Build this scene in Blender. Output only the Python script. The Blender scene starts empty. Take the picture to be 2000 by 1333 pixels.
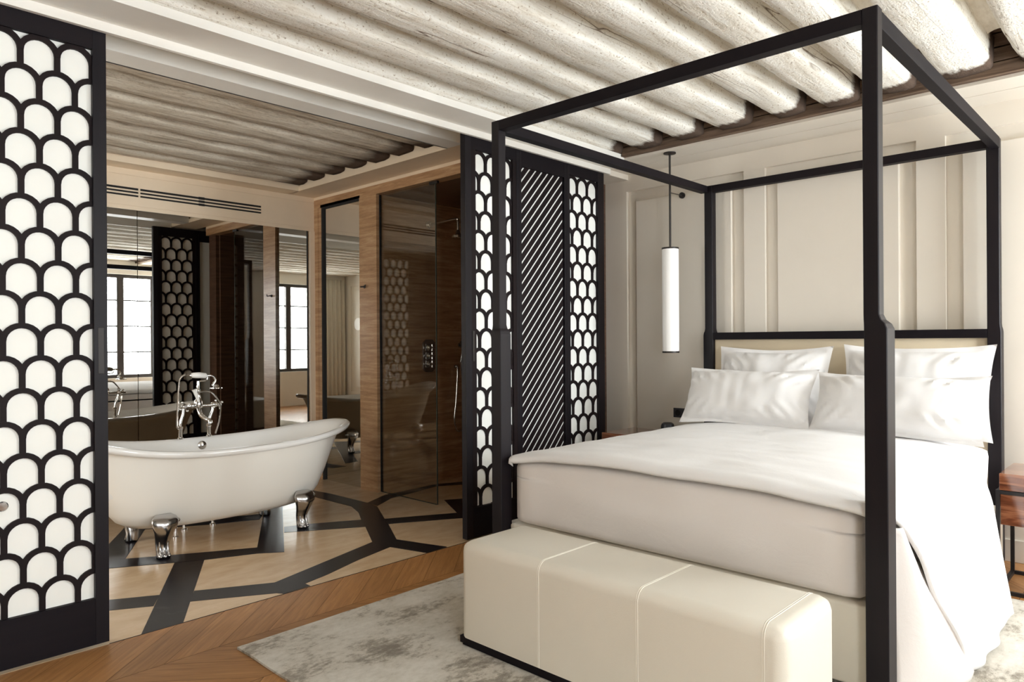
import bpy, bmesh, math, random
from mathutils import Vector, Matrix, noise
PI = math.pi
random.seed(7)
S = bpy.context.scene
COL = S.collection

# ------------------------------------------------------------------ camera
cam = bpy.data.cameras.new('camera')
cam.sensor_width = 36.0
cam.lens = 1391.6 / 2000 * 36.0
cam.clip_start = 0.05
co = bpy.data.objects.new('camera', cam); COL.objects.link(co)
_yaw, _pit, _rol = 0.75817, 0.000144, -0.00612
_F = Vector((math.cos(_yaw)*math.cos(_pit), math.sin(_yaw)*math.cos(_pit), math.sin(_pit)))
_r = Vector((math.sin(_yaw), -math.cos(_yaw), 0)); _u = _r.cross(_F)
_R = math.cos(_rol)*_r + math.sin(_rol)*_u
_U = -math.sin(_rol)*_r + math.cos(_rol)*_u
m = Matrix((( _R.x, _U.x, -_F.x, 0), (_R.y, _U.y, -_F.y, 0), (_R.z, _U.z, -_F.z, 1.3), (0, 0, 0, 1)))
co.matrix_world = m
S.camera = co

# ------------------------------------------------------------------ world, light, exposure
S.view_settings.view_transform = 'Standard'
S.view_settings.look = 'None'
S.view_settings.gamma = 1.0
S.view_settings.use_curve_mapping = False
S.view_settings.exposure = 0.62
S.cycles.max_bounces = 14
S.cycles.diffuse_bounces = 7
S.cycles.glossy_bounces = 7
S.cycles.transparent_max_bounces = 16
S.cycles.caustics_reflective = False
S.cycles.caustics_refractive = False
S.cycles.sample_clamp_indirect = 6.0
w = bpy.data.worlds.new('daylight'); S.world = w
w.use_nodes = True
wb = w.node_tree.nodes['Background']
wb.inputs[0].default_value = (0.92, 0.96, 1.0, 1)
wb.inputs[1].default_value = 3.0

YW, XL, XR, YB, ZT = -1.2, -1.43, 5.0, 6.13, 3.05      # window wall, left wall, head wall, bath back wall, top
WIN_X = (-0.12, 2.09, 4.30); WIN_W = 1.10; WIN_Z0, WIN_Z1 = 0.70, 2.50
def area(name, loc, rot, sx, sy, power, color):
    l = bpy.data.lights.new(name, 'AREA'); l.shape = 'RECTANGLE'; l.size = sx; l.size_y = sy
    l.energy = power; l.color = color
    o = bpy.data.objects.new(name, l); COL.objects.link(o); o.location = loc; o.rotation_euler = rot
    return o
for k, (x, pw) in enumerate(zip(WIN_X, (92, 36, 150))):      # daylight coming in through each of the three windows
    area('window_daylight', (x, YW-0.34, 1.62), (math.radians(90), 0, 0), 1.25, 1.95, pw, (0.925, 0.965, 1.0))
area('window_daylight', (XL-0.36, 4.75, 1.55), (math.radians(90), 0, math.radians(-90)), 1.35, 1.85, 52, (1.0, 0.95, 0.88))   # lights the bathroom through an added, unseen window left of the frame

# ------------------------------------------------------------------ helpers
def origin(o):
    v = Vector((0, 0, 0))
    while o is not None:
        v += o.location; o = o.parent
    return v
def link(name, me, mats, parent=None, smooth=False):
    o = bpy.data.objects.new(name, me); COL.objects.link(o)
    for mm in (mats if isinstance(mats, (list, tuple)) else [mats]): me.materials.append(mm)
    if parent is not None:
        me.transform(Matrix.Translation(-origin(parent))); o.parent = parent
    if smooth:
        for p in me.polygons: p.use_smooth = True
        if smooth != 'all':
            try: me.set_sharp_from_angle(angle=math.radians(38))
            except Exception: pass
    return o
def obj(name, bm, mats, parent=None, smooth=False):
    me = bpy.data.meshes.new(name)
    bmesh.ops.recalc_face_normals(bm, faces=bm.faces)
    bm.to_mesh(me); bm.free()
    return link(name, me, mats, parent, smooth)
def NB(): return bmesh.new()
def tag(o, label=None, cat=None, group=None, kind=None):
    if label: o['label'] = label
    if cat: o['category'] = cat
    if group: o['group'] = group
    if kind: o['kind'] = kind
    return o
def thing(name, label, cat, loc, group=None):
    o = bpy.data.objects.new(name, None); COL.objects.link(o); o.location = loc; o.empty_display_size = 0.1
    return tag(o, label, cat, group)
def dup(root, loc, label=None):
    r = root.copy(); COL.objects.link(r); r.location = loc
    if label: r['label'] = label
    def rec(src, dst):
        for ch in list(src.children):
            c = ch.copy(); COL.objects.link(c); c.parent = dst; rec(ch, c)
    rec(root, r)
    return r
def struct(name, bm, mats, parent=None, smooth=False):
    o = obj(name, bm, mats, parent, smooth)
    if parent is None: o['kind'] = 'structure'
    return o
def box(bm, x0, x1, y0, y1, z0, z1, bev=0, mi=0, seg=2):
    vs = [bm.verts.new((x, y, z)) for x in (x0, x1) for y in (y0, y1) for z in (z0, z1)]
    fs = []
    for q in ((0,1,3,2), (4,6,7,5), (0,4,5,1), (2,3,7,6), (0,2,6,4), (1,5,7,3)):
        f = bm.faces.new([vs[i] for i in q]); f.material_index = mi; fs.append(f)
    if bev:
        es = list({e for f in fs for e in f.edges})
        bmesh.ops.bevel(bm, geom=es, offset=bev, segments=seg, affect='EDGES', profile=0.5)
    return fs
def prism(bm, pts, axis, a, b, mi=0):
    """polygon pts (2D) extruded along axis from a to b; 2D order is the other two axes in xyz order"""
    def P(p, t):
        return {0: (t, p[0], p[1]), 1: (p[0], t, p[1]), 2: (p[0], p[1], t)}[axis]
    A = [bm.verts.new(P(p, a)) for p in pts]; B = [bm.verts.new(P(p, b)) for p in pts]
    n = len(pts); fs = [bm.faces.new(A), bm.faces.new(B[::-1])]
    for i in range(n): fs.append(bm.faces.new((A[i], A[(i+1) % n], B[(i+1) % n], B[i])))
    for f in fs: f.material_index = mi
    return fs
def lathe(bm, prof, c=(0, 0, 0), axis=(0, 0, 1), n=24, cap=True):
    ax = Vector(axis).normalized(); t = ax.orthogonal().normalized(); b = ax.cross(t); c = Vector(c)
    rings = []
    for r, h in prof:
        rings.append([bm.verts.new(c + ax*h + (t*math.cos(2*PI*i/n) + b*math.sin(2*PI*i/n))*max(r, 1e-4)) for i in range(n)])
    for A, B in zip(rings, rings[1:]):
        for i in range(n): bm.faces.new((A[i], A[(i+1) % n], B[(i+1) % n], B[i]))
    if cap: bm.faces.new(rings[0]); bm.faces.new(rings[-1][::-1])
def smoothpath(pts, n=6):
    P = [Vector(p) for p in pts]; out = []
    for i in range(len(P)-1):
        p0 = P[max(i-1, 0)]; p1 = P[i]; p2 = P[i+1]; p3 = P[min(i+2, len(P)-1)]
        for k in range(n):
            t = k/n
            out.append(0.5*((2*p1) + (p2-p0)*t + (2*p0-5*p1+4*p2-p3)*t*t + (3*p1-p0-3*p2+p3)*t**3))
    out.append(P[-1]); return out
def tube(bm, pts, r, n=10, smooth=0):
    if smooth: pts = smoothpath(pts, smooth)
    pts = [Vector(p) for p in pts]
    rr = r if isinstance(r, (list, tuple)) else [r]*len(pts)
    if len(rr) != len(pts): rr = [rr[0] + (rr[-1]-rr[0])*i/(len(pts)-1) for i in range(len(pts))]
    prev = None; rings = []
    for i, p in enumerate(pts):
        d = (pts[min(i+1, len(pts)-1)] - pts[max(i-1, 0)]).normalized()
        if prev is None: t = d.orthogonal().normalized()
        else: t = (prev - d*prev.dot(d)).normalized()
        prev = t; b = d.cross(t)
        rings.append([bm.verts.new(p + (t*math.cos(2*PI*k/n) + b*math.sin(2*PI*k/n))*rr[i]) for k in range(n)])
    for A, B in zip(rings, rings[1:]):
        for k in range(n): bm.faces.new((A[k], A[(k+1) % n], B[(k+1) % n], B[k]))
    bm.faces.new(rings[0]); bm.faces.new(rings[-1][::-1])
def ball(bm, c, r, sx=1, sy=1, sz=1, n=14):
    g = bmesh.ops.create_uvsphere(bm, u_segments=n, v_segments=max(6, n*2//3), radius=r)
    for v in g['verts']: v.co = Vector((v.co.x*sx + c[0], v.co.y*sy + c[1], v.co.z*sz + c[2]))
def clip(bm, axis, val, keep_less):
    no = [0, 0, 0]; no[axis] = 1 if keep_less else -1; cc = [0, 0, 0]; cc[axis] = val
    g = bmesh.ops.bisect_plane(bm, geom=bm.verts[:] + bm.edges[:] + bm.faces[:], plane_co=cc, plane_no=no, clear_outer=True)
    es = [e for e in g['geom_cut'] if isinstance(e, bmesh.types.BMEdge)]
    if es: bmesh.ops.holes_fill(bm, edges=[e for e in es if e.is_boundary], sides=0)
def grid(bm, fn, nu, nv, close_u=False):
    V = [[bm.verts.new(fn(i/nu, j/nv)) for j in range(nv+1)] for i in range(nu if close_u else nu+1)]
    N = len(V)
    for i in range(nu):
        for j in range(nv):
            bm.faces.new((V[i][j], V[(i+1) % N][j], V[(i+1) % N][j+1], V[i][j+1]))
    return V

# ------------------------------------------------------------------ materials
class NT:
    def __init__(s, name):
        s.m = bpy.data.materials.new(name); s.m.use_nodes = True; s.t = s.m.node_tree
        s.b = s.t.nodes['Principled BSDF']; s.out = s.t.nodes['Material Output']
    def n(s, typ, **kw):
        nd = s.t.nodes.new(typ)
        for k, v in kw.items():
            if k.startswith('i_'): nd.inputs[k[2:].replace('_', ' ')].default_value = v
            else: setattr(nd, k, v)
        return nd
    def l(s, a, b): s.t.links.new(a, b)
    def coord(s, scale=(1, 1, 1), kind='Object'):
        c = s.n('ShaderNodeTexCoord'); mp = s.n('ShaderNodeMapping'); mp.inputs['Scale'].default_value = scale
        s.l(c.outputs[kind], mp.inputs[0]); return mp.outputs[0]
    def noise(s, vec, sc, det=4, rough=0.55, dist=0):
        nn = s.n('ShaderNodeTexNoise'); nn.inputs['Scale'].default_value = sc; nn.inputs['Detail'].default_value = det
        nn.inputs['Roughness'].default_value = rough; nn.inputs['Distortion'].default_value = dist
        s.l(vec, nn.inputs['Vector']); return nn.outputs[0]
    def ramp(s, fac, stops):
        r = s.n('ShaderNodeValToRGB'); e = r.color_ramp.elements
        while len(e) < len(stops): e.new(0.5)
        for q, (p, c) in zip(e, stops): q.position = p; q.color = (*c, 1) if len(c) == 3 else c
        s.l(fac, r.inputs[0]); return r.outputs[0]
    def bump(s, h, strength, dist=0.01):
        b = s.n('ShaderNodeBump'); b.inputs['Strength'].default_value = strength; b.inputs['Distance'].default_value = dist
        s.l(h, b.inputs['Height']); s.l(b.outputs[0], s.b.inputs['Normal'])
    def base(s, c): s.b.inputs['Base Color'].default_value = (*c, 1)
    def set(s, rough=None, metal=None, spec=None, **kw):
        if rough is not None: s.b.inputs['Roughness'].default_value = rough
        if metal is not None: s.b.inputs['Metallic'].default_value = metal
        if spec is not None: s.b.inputs['Specular IOR Level'].default_value = spec
        for k, v in kw.items(): s.b.inputs[k.replace('_', ' ')].default_value = v
def simple(name, c, rough=0.5, metal=0, spec=0.5, nz=0.0, nsc=8, bump=0.0, bsc=60, bscale=(1, 1, 1)):
    t = NT(name); t.base(c); t.set(rough, metal, spec)
    v = t.coord()
    if nz:
        f = t.noise(v, nsc, 4)
        t.l(t.ramp(f, [(0.3, tuple(x*(1-nz) for x in c)), (0.7, tuple(min(1, x*(1+nz)) for x in c))]), t.b.inputs['Base Color'])
    if bump: t.bump(t.noise(t.coord(bscale), bsc, 3), bump, 0.004)
    return t.m
M = {}
def wood(name, dark, light, scale, rough, bump=0.15, spec=0.28, ring=6.0):
    t = NT(name); v = t.coord(scale)
    f = t.noise(v, ring, 6, 0.6, 0.4)
    t.l(t.ramp(f, [(0.35, dark), (0.65, light)]), t.b.inputs['Base Color'])
    t.set(rough, 0, spec); t.bump(f, bump, 0.002)
    return t.m
M['dark_oak_v'] = wood('wenge_oak_upright', (0.0045, 0.0032, 0.0058), (0.010, 0.0070, 0.0088), (22, 22, 0.7), 0.45, 0.35, 0.24, 0.35)
M['dark_oak_y'] = wood('wenge_oak_cross', (0.0045, 0.0032, 0.0058), (0.010, 0.0070, 0.0088), (22, 0.7, 22), 0.58, 0.35, 0.16, 0.35)
M['dark_oak_x'] = wood('wenge_oak_long', (0.0045, 0.0032, 0.0058), (0.010, 0.0070, 0.0088), (0.7, 22, 22), 0.58, 0.35, 0.16, 0.35)
M['lattice'] = wood('wenge_lattice', (0.008, 0.0048, 0.0055), (0.015, 0.0090, 0.0095), (14, 14, 2), 0.58, 0.2, 0.15, 0.35)
M['screen'] = simple('white_backing_panel', (0.90, 0.91, 0.87), 0.6, nz=0.01)
M['wall'] = simple('cream_painted_panelling', (0.74, 0.685, 0.60), 0.42, nz=0.02, nsc=3, bump=0.05, bsc=40)
M['bathwall'] = simple('cream_painted_joinery', (0.80, 0.66, 0.49), 0.45, nz=0.02)
M['trimwhite'] = simple('white_painted_beam_casing', (0.84, 0.82, 0.77), 0.5, nz=0.015)
M['board'] = wood('aged_brown_board', (0.08, 0.052, 0.036), (0.24, 0.165, 0.115), (18, 1.2, 14), 0.75, 0.4, 0.2, 2.0)
# limewashed beams
t = NT('limewashed_beam'); v = t.coord((0.5, 4.5, 4.5)); f = t.noise(v, 5, 8, 0.65, 0.6); f2 = t.noise(t.coord((1, 1.4, 1.4)), 60, 3, 0.65)
c1 = t.ramp(f, [(0.28, (0.55, 0.49, 0.40)), (0.42, (0.78, 0.74, 0.66)), (0.58, (0.88, 0.86, 0.80))])
ck = t.noise(t.coord((0.10, 3.0, 3.0)), 2.0, 2.4, 0.5, 0.12); cm = t.noise(t.coord((0.6, 2, 2)), 2.0, 2)
cl = t.ramp(ck, [(0.497, (1, 1, 1)), (0.4985, (0.22, 0.16, 0.12)), (0.5015, (0.22, 0.16, 0.12)), (0.503, (1, 1, 1))])
cmr = t.ramp(cm, [(0.50, (0, 0, 0)), (0.57, (1, 1, 1))])
cx = t.n('ShaderNodeMix', data_type='RGBA', blend_type='MULTIPLY'); t.l(cmr, cx.inputs[0]); t.l(c1, cx.inputs[6]); t.l(cl, cx.inputs[7]); c1 = cx.outputs[2]
def dark_end(t, col, x_a, x_b):  # base colour turns dark brown towards the right end, with a noisy edge
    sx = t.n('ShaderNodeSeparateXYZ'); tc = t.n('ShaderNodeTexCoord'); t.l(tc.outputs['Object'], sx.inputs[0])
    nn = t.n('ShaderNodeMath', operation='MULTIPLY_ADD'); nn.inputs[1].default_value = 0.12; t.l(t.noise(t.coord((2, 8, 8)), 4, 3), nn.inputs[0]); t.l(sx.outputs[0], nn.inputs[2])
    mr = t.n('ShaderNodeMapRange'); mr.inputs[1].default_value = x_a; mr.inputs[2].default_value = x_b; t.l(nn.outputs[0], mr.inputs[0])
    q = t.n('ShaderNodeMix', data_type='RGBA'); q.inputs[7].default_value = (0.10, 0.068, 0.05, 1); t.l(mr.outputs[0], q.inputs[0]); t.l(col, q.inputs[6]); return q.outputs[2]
sp = t.ramp(f2, [(0.31, (0.30, 0.22, 0.16)), (0.37, (0.88, 0.85, 0.80)), (0.45, (1, 1, 1))])
mx = t.n('ShaderNodeMix', data_type='RGBA', blend_type='MULTIPLY'); mx.inputs[0].default_value = 0.8
t.l(c1, mx.inputs[6]); t.l(sp, mx.inputs[7]); t.l(dark_end(t, mx.outputs[2], 4.42, 4.475), t.b.inputs['Base Color'])
t.set(0.85, 0, 0.2); ad = t.n('ShaderNodeMath', operation='ADD'); t.l(f, ad.inputs[0]); t.l(f2, ad.inputs[1]); t.bump(ad.outputs[0], 0.55, 0.012)
M['beam'] = t.m
# darker, more weathered limewash of the bathroom ceiling
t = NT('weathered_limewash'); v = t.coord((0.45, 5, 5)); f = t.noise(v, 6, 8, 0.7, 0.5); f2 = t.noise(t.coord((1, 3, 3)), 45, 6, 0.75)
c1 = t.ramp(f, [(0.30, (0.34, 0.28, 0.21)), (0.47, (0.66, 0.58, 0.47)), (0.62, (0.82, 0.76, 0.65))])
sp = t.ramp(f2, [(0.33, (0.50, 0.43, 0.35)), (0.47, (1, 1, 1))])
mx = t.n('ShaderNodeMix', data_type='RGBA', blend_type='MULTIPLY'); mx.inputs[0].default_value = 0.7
t.l(c1, mx.inputs[6]); t.l(sp, mx.inputs[7]); t.l(dark_end(t, mx.outputs[2], 3.20, 3.36), t.b.inputs['Base Color'])
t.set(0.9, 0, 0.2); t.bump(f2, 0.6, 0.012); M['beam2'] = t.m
t = NT('lime_plaster_infill'); f = t.noise(t.coord((0.8, 3, 3)), 6, 7, 0.65)
t.l(t.ramp(f, [(0.3, (0.58, 0.52, 0.43)), (0.6, (0.80, 0.76, 0.68))]), t.b.inputs['Base Color']); t.set(0.9, 0, 0.2); t.bump(t.noise(t.coord(), 30, 6, 0.7), 0.6, 0.01)
M['infill'] = t.m
# travertine
t = NT('honey_travertine'); v = t.coord((1.2, 1.2, 16)); f = t.noise(v, 2.4, 7, 0.6, 0.5); g = t.noise(t.coord((3, 3, 30)), 6, 5, 0.7)
ad = t.n('ShaderNodeMath', operation='MULTIPLY_ADD'); ad.inputs[1].default_value = 0.4; t.l(g, ad.inputs[0]); t.l(f, ad.inputs[2])
t.l(t.ramp(ad.outputs[0], [(0.45, (0.27, 0.14, 0.065)), (0.68, (0.42, 0.245, 0.125)), (0.9, (0.56, 0.37, 0.21))]), t.b.inputs['Base Color']); t.set(0.28, 0, 0.5)
M['travertine'] = t.m
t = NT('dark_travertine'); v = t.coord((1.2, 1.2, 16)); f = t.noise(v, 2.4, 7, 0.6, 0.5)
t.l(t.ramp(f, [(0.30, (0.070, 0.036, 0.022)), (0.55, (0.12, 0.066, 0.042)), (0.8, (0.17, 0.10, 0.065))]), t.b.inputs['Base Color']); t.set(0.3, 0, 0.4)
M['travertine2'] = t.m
# limestone and black marble floor
t = NT('beige_limestone'); f = t.noise(t.coord((1, 2.2, 1)), 5, 6, 0.6, 0.3)
t.l(t.ramp(f, [(0.3, (0.59, 0.42, 0.255)), (0.7, (0.72, 0.54, 0.355))]), t.b.inputs['Base Color']); t.set(0.22, 0, 0.5); t.bump(f, 0.03, 0.002)
M['limestone'] = t.m
t = NT('black_marble'); f = t.noise(t.coord(), 3.0, 9, 0.72, 1.4)
t.l(t.ramp(f, [(0.0, (0.007, 0.006, 0.009)), (0.60, (0.010, 0.009, 0.012)), (0.68, (0.04, 0.036, 0.038)), (0.72, (0.011, 0.010, 0.013)), (1.0, (0.02, 0.018, 0.02))]), t.b.inputs['Base Color']); t.set(0.28, 0, 0.16)
M['blackstone'] = t.m
# oak planks: colour per plank from an attribute, grain along the plank's own UV
t = NT('oak_chevron'); uv = t.n('ShaderNodeUVMap'); uv.uv_map = 'plank'; at = t.n('ShaderNodeAttribute', attribute_name='tone')
mp = t.n('ShaderNodeMapping'); mp.inputs['Scale'].default_value = (1.6, 26, 1); t.l(uv.outputs[0], mp.inputs[0])
f = t.noise(mp.outputs[0], 2.2, 7, 0.62, 0.7)
c1 = t.ramp(f, [(0.28, (0.27, 0.120, 0.040)), (0.55, (0.40, 0.195, 0.070)), (0.78, (0.50, 0.27, 0.105))])
hs = t.n('ShaderNodeHueSaturation'); t.l(c1, hs.inputs['Color'])
ma = t.n('ShaderNodeMath', operation='MULTIPLY_ADD'); ma.inputs[1].default_value = 0.34; ma.inputs[2].default_value = 0.80; t.l(at.outputs['Fac'], ma.inputs[0]); t.l(ma.outputs[0], hs.inputs['Value'])
t.l(hs.outputs[0], t.b.inputs['Base Color']); t.set(0.36, 0, 0.45); t.bump(f, 0.08, 0.002)
M['oak'] = t.m; M['oakgap'] = simple('oak_joint', (0.08, 0.04, 0.02), 0.7)
# rug
t = NT('distressed_rug'); v = t.coord((1, 1.5, 1)); f = t.noise(v, 2.3, 7, 0.62, 0.0); g = t.noise(t.coord((1, 1.6, 1)), 26, 8, 0.75, 0.0); hgt = t.noise(t.coord((1, 2, 1)), 240, 3, 0.7)
ad = t.n('ShaderNodeMath', operation='MULTIPLY_ADD'); ad.inputs[1].default_value = 0.55; t.l(g, ad.inputs[0]); t.l(f, ad.inputs[2])
t.l(t.ramp(ad.outputs[0], [(0.60, (0.20, 0.165, 0.12)), (0.68, (0.36, 0.315, 0.245)), (0.745, (0.59, 0.545, 0.46)), (0.90, (0.72, 0.68, 0.60))]), t.b.inputs['Base Color'])
t.set(0.95, 0, 0.1, Sheen_Weight=0.3); t.bump(hgt, 0.6, 0.006); M['rug'] = t.m
# linen
def linen(name, c):
    t = NT(name); t.base(c); t.set(0.85, 0, 0.2, Sheen_Weight=0.15)
    a = t.noise(t.coord((1, 1, 1)), 5, 5, 0.6, 0.8); b = t.noise(t.coord((120, 120, 260)), 3, 2)
    m1 = t.n('ShaderNodeMath', operation='MULTIPLY_ADD'); m1.inputs[1].default_value = 0.10; t.l(b, m1.inputs[0]); t.l(a, m1.inputs[2])
    t.bump(m1.outputs[0], 0.22, 0.02); return t.m
M['linen'] = linen('white_bed_linen', (0.84, 0.83, 0.825))
M['sheet'] = linen('ivory_bed_sheet', (0.80, 0.75, 0.715))
M['leather'] = simple('cream_leather', (0.76, 0.715, 0.62), 0.42, spec=0.45, nz=0.02, nsc=3, bump=0.12, bsc=300)
M['seam'] = simple('leather_stitching', (0.82, 0.785, 0.70), 0.55)
M['headboard'] = simple('sand_upholstery', (0.70, 0.60, 0.44), 0.75, nz=0.02, bump=0.1, bsc=300)
M['enamel'] = simple('white_enamel', (0.88, 0.865, 0.83), 0.12, spec=0.6)
M['tubout'] = simple('eggshell_tub_paint', (0.88, 0.845, 0.775), 0.30, spec=0.5)
M['chrome'] = simple('polished_chrome', (0.72, 0.71, 0.70), 0.10, metal=1)
M['nickel'] = simple('antique_nickel', (0.50, 0.49, 0.485), 0.20, metal=1)
M['ceramic'] = simple('white_ceramic', (0.88, 0.87, 0.83), 0.15, spec=0.6)
M['mirror'] = simple('mirror_silver', (0.74, 0.735, 0.71), 0.0, metal=1)
M['bronze'] = simple('dark_bronze', (0.018, 0.013, 0.011), 0.45, metal=0.2)
M['black'] = simple('black_plastic', (0.012, 0.012, 0.016), 0.4)
M['blackmetal'] = simple('blackened_steel', (0.02, 0.018, 0.02), 0.45, metal=0.3)
M['opal'] = simple('white_opal_glass', (0.93, 0.92, 0.90), 0.35)
M['darkgap'] = simple('shadow_gap_black', (0.008, 0.007, 0.007), 0.8)
M['winframe'] = simple('dark_window_frame', (0.035, 0.026, 0.022), 0.45)
M['curtain'] = simple('beige_curtain', (0.55, 0.50, 0.41), 0.9, nz=0.04, bump=0.2, bsc=200)
M['sheer'] = simple('white_curtain', (0.82, 0.80, 0.76), 0.9, bump=0.2, bsc=200)
t = NT('polished_rosewood'); f = t.noise(t.coord((7, 1.1, 14)), 2.4, 7, 0.6, 1.2)
t.l(t.ramp(f, [(0.30, (0.055, 0.016, 0.009)), (0.48, (0.20, 0.065, 0.030)), (0.66, (0.36, 0.15, 0.075))]), t.b.inputs['Base Color']); t.set(0.10, 0, 0.6, Coat_Weight=0.6, Coat_Roughness=0.05)
M['rosewood'] = t.m
def glass(name, tint, refl):
    t = NT(name); tr = t.n('ShaderNodeBsdfTransparent'); tr.inputs[0].default_value = (*tint, 1)
    gl = t.n('ShaderNodeBsdfGlossy'); gl.inputs['Roughness'].default_value = 0.0; gl.inputs[0].default_value = (0.9, 0.9, 0.9, 1)
    lw = t.n('ShaderNodeLayerWeight'); pw_ = t.n('ShaderNodeMath', operation='POWER'); pw_.inputs[1].default_value = 5.0
    t.l(lw.outputs['Facing'], pw_.inputs[0]); fr = t.n('ShaderNodeMath', operation='MULTIPLY_ADD'); fr.inputs[1].default_value = 0.95; fr.inputs[2].default_value = refl
    t.l(pw_.outputs[0], fr.inputs[0]); mx = t.n('ShaderNodeMixShader')
    t.l(fr.outputs[0], mx.inputs[0]); t.l(tr.outputs[0], mx.inputs[1]); t.l(gl.outputs[0], mx.inputs[2]); t.l(mx.outputs[0], t.out.inputs[0])
    return t.m
M['glass'] = glass('shower_glass', (0.90, 0.89, 0.86), 0.08)
M['glassedge'] = simple('glass_edge', (0.05, 0.055, 0.045), 0.2)
M['pane'] = glass('window_pane', (0.98, 0.985, 0.98), 0.03)

# ------------------------------------------------------------------ large structure
TH = 0.12
b = NB()                                                           # floor slab below everything
box(b, XL-0.3, XR+0.3, YW-0.3, YB+0.3, -0.15, -0.012)
struct('floor_slab', b, M['oakgap'])
bpy.data.objects['floor_slab'].name = 'floor'
# oak chevron floor of the bedroom: columns run along X
b = NB(); uvl = b.loops.layers.uv.new('plank'); tl = b.faces.layers.float.new('tone')
pw = 0.150
seams = [3.39, 3.01]
while seams[-1] > YW: seams.append(seams[-1]-0.40)
rnd = random.Random(3)
gap = 0.0012
for j in range(len(seams)-1):
    y1, y0 = seams[j], seams[j+1]
    d = 1 if j % 2 == 0 else -1
    ang = math.radians(42); sh = (y1-y0)/math.tan(ang); wx = pw/math.sin(ang)
    i0 = int((XL-1)/wx)-6; i1 = int((XR+1)/wx)+6
    for i in range(i0, i1):
        xa = i*wx; off0 = 0 if d > 0 else sh; off1 = sh if d > 0 else 0
        P = [(xa+off0+gap, y0+gap), (xa+wx+off0-gap, y0+gap), (xa+wx+off1-gap, y1-gap), (xa+off1+gap, y1-gap)]
        if max(p[0] for p in P) < XL or min(p[0] for p in P) > XR: continue
        f = b.faces.new([b.verts.new((p[0], p[1], 0.0)) for p in P])
        f[tl] = rnd.random(); ou = rnd.random()*50; ov = rnd.random()*50
        L = math.hypot(y1-y0, sh)
        for lp, (uu, vv) in zip(f.loops, ((0, 0), (0, pw), (L, pw), (L, 0))): lp[uvl].uv = (uu+ou, vv+ov)
clip(b, 0, XR, True); clip(b, 0, XL, False); clip(b, 1, YW, False)
struct('floor.001', b, M['oak'])
# bathroom floor: limestone with black marble bands
b = NB(); box(b, XL, XR, 3.392, YB, -0.012, 0.0)
bath = struct('floor.002', b, M['limestone'])
BANDS = dict(
 B1=[[1.166,3.395],[1.682,4.353],[1.825,4.276],[1.35,3.395]],
 B2=[[0.2,4.56],[1.19,3.983],[1.415,3.855],[1.333,3.713],[1.142,3.824],[0.2,4.38]],
 B3=[[1.561,3.783],[1.912,3.59],[2.014,3.452],[2.014,3.4],[1.857,3.396],[1.836,3.431],[1.48,3.643]],
 B4=[[1.912,3.59],[2.318,3.717],[2.73,3.846],[2.739,3.667],[2.449,3.591],[2.179,3.494],[2.014,3.452]],
 B5=[[3.133,4.59],[3.371,4.81],[3.347,4.645],[3.147,4.277],[3.077,4.139],[2.87,3.772],[2.739,3.667],[2.73,3.846],[2.922,4.198],[3.017,4.386]],
 B7=[[3.31,5.75],[3.36,5.35],[3.371,4.81],[3.133,4.59],[3.21,4.80],[3.20,5.30],[3.15,5.75]],
 B6=[[3.371,4.81],[3.643,4.945],[4.241,4.972],[4.527,4.848],[4.432,4.74],[4.175,4.895],[3.60,4.80],[3.358,4.659]],
 B8=[[2.70,4.56],[3.017,4.386],[2.922,4.198],[2.459,4.484],[2.534,4.621]],
 B9=[[2.103,4.161],[2.163,4.283],[2.623,5.091],[2.90,5.60],[3.06,5.60],[2.749,5.033],[2.230,4.066]],
 B10=[[0.9,5.02],[1.716,4.528],[2.163,4.283],[2.103,4.161],[1.825,4.276],[1.682,4.353],[1.357,4.539],[0.9,4.81]],
 B11=[[1.409,4.712],[1.483,4.957],[1.707,5.343],[2.05,5.95],[2.20,5.90],[1.827,5.254],[1.511,4.653]],
 B12=[[1.80,5.52],[2.295,5.232],[2.623,5.091],[2.52,4.951],[2.224,5.069],[1.76,5.34]],
 B13=[[3.147,4.277],[3.627,4.019],[3.549,3.872],[3.077,4.139]],
 B14=[[3.851,4.424],[4.3,4.15],[4.3,3.80],[3.471,3.709],[3.549,3.872],[3.627,4.019]],
 B15=[[2.87,3.772],[2.981,3.40],[2.813,3.397],[2.739,3.667]],
 B16=[[0.45,3.395],[0.95,4.35],[1.10,4.27],[0.62,3.395]])
b = NB()
for k, q in enumerate(BANDS.values()):
    prism(b, q, 2, -0.001, 0.0008 + 0.00012*k)
tag(obj('stone_inlay', b, M['blackstone'], bath), 'black marble bands set in the pale stone floor')
b = NB(); box(b, 1.036, 3.147, 3.3885, 3.3925, -0.01, 0.0015)
struct('trim_1', b, M['blackmetal'])

# head wall with two-step panels (channels between stile and inner field)
b = NB(); X0, X1 = XR+0.032, XR+TH+0.05
box(b, X0, X1, YW-TH, YB+TH, 0, ZT)
PAN = [(2.37, 3.403), (1.23, 2.21), (0.03, 1.07), (-1.10, -0.12)]
Z0, Z1 = 0.22, 2.545
prev = 3.75
for (ya, yb) in PAN:
    box(b, XR, X0+0.004, yb, prev, 0.0, ZT); prev = ya
    box(b, XR, X0+0.004, ya, yb, Z1, ZT); box(b, XR, X0+0.004, ya, yb, 0.0, Z0)
    box(b, XR, X0+0.004, ya+0.10, yb-0.09, Z0+0.09, Z1-0.089, 0.004)
box(b, XR, X0+0.004, YW, prev, 0, ZT)
struct('wall_right', b, M['wall'])
b = NB()
for (ya, yb) in [(YW, 2.55)]: box(b, XR-0.012, XR, ya, 3.39, 0.0, 0.13, 0.003)
struct('baseboard_right', b, M['wall'])
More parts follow.
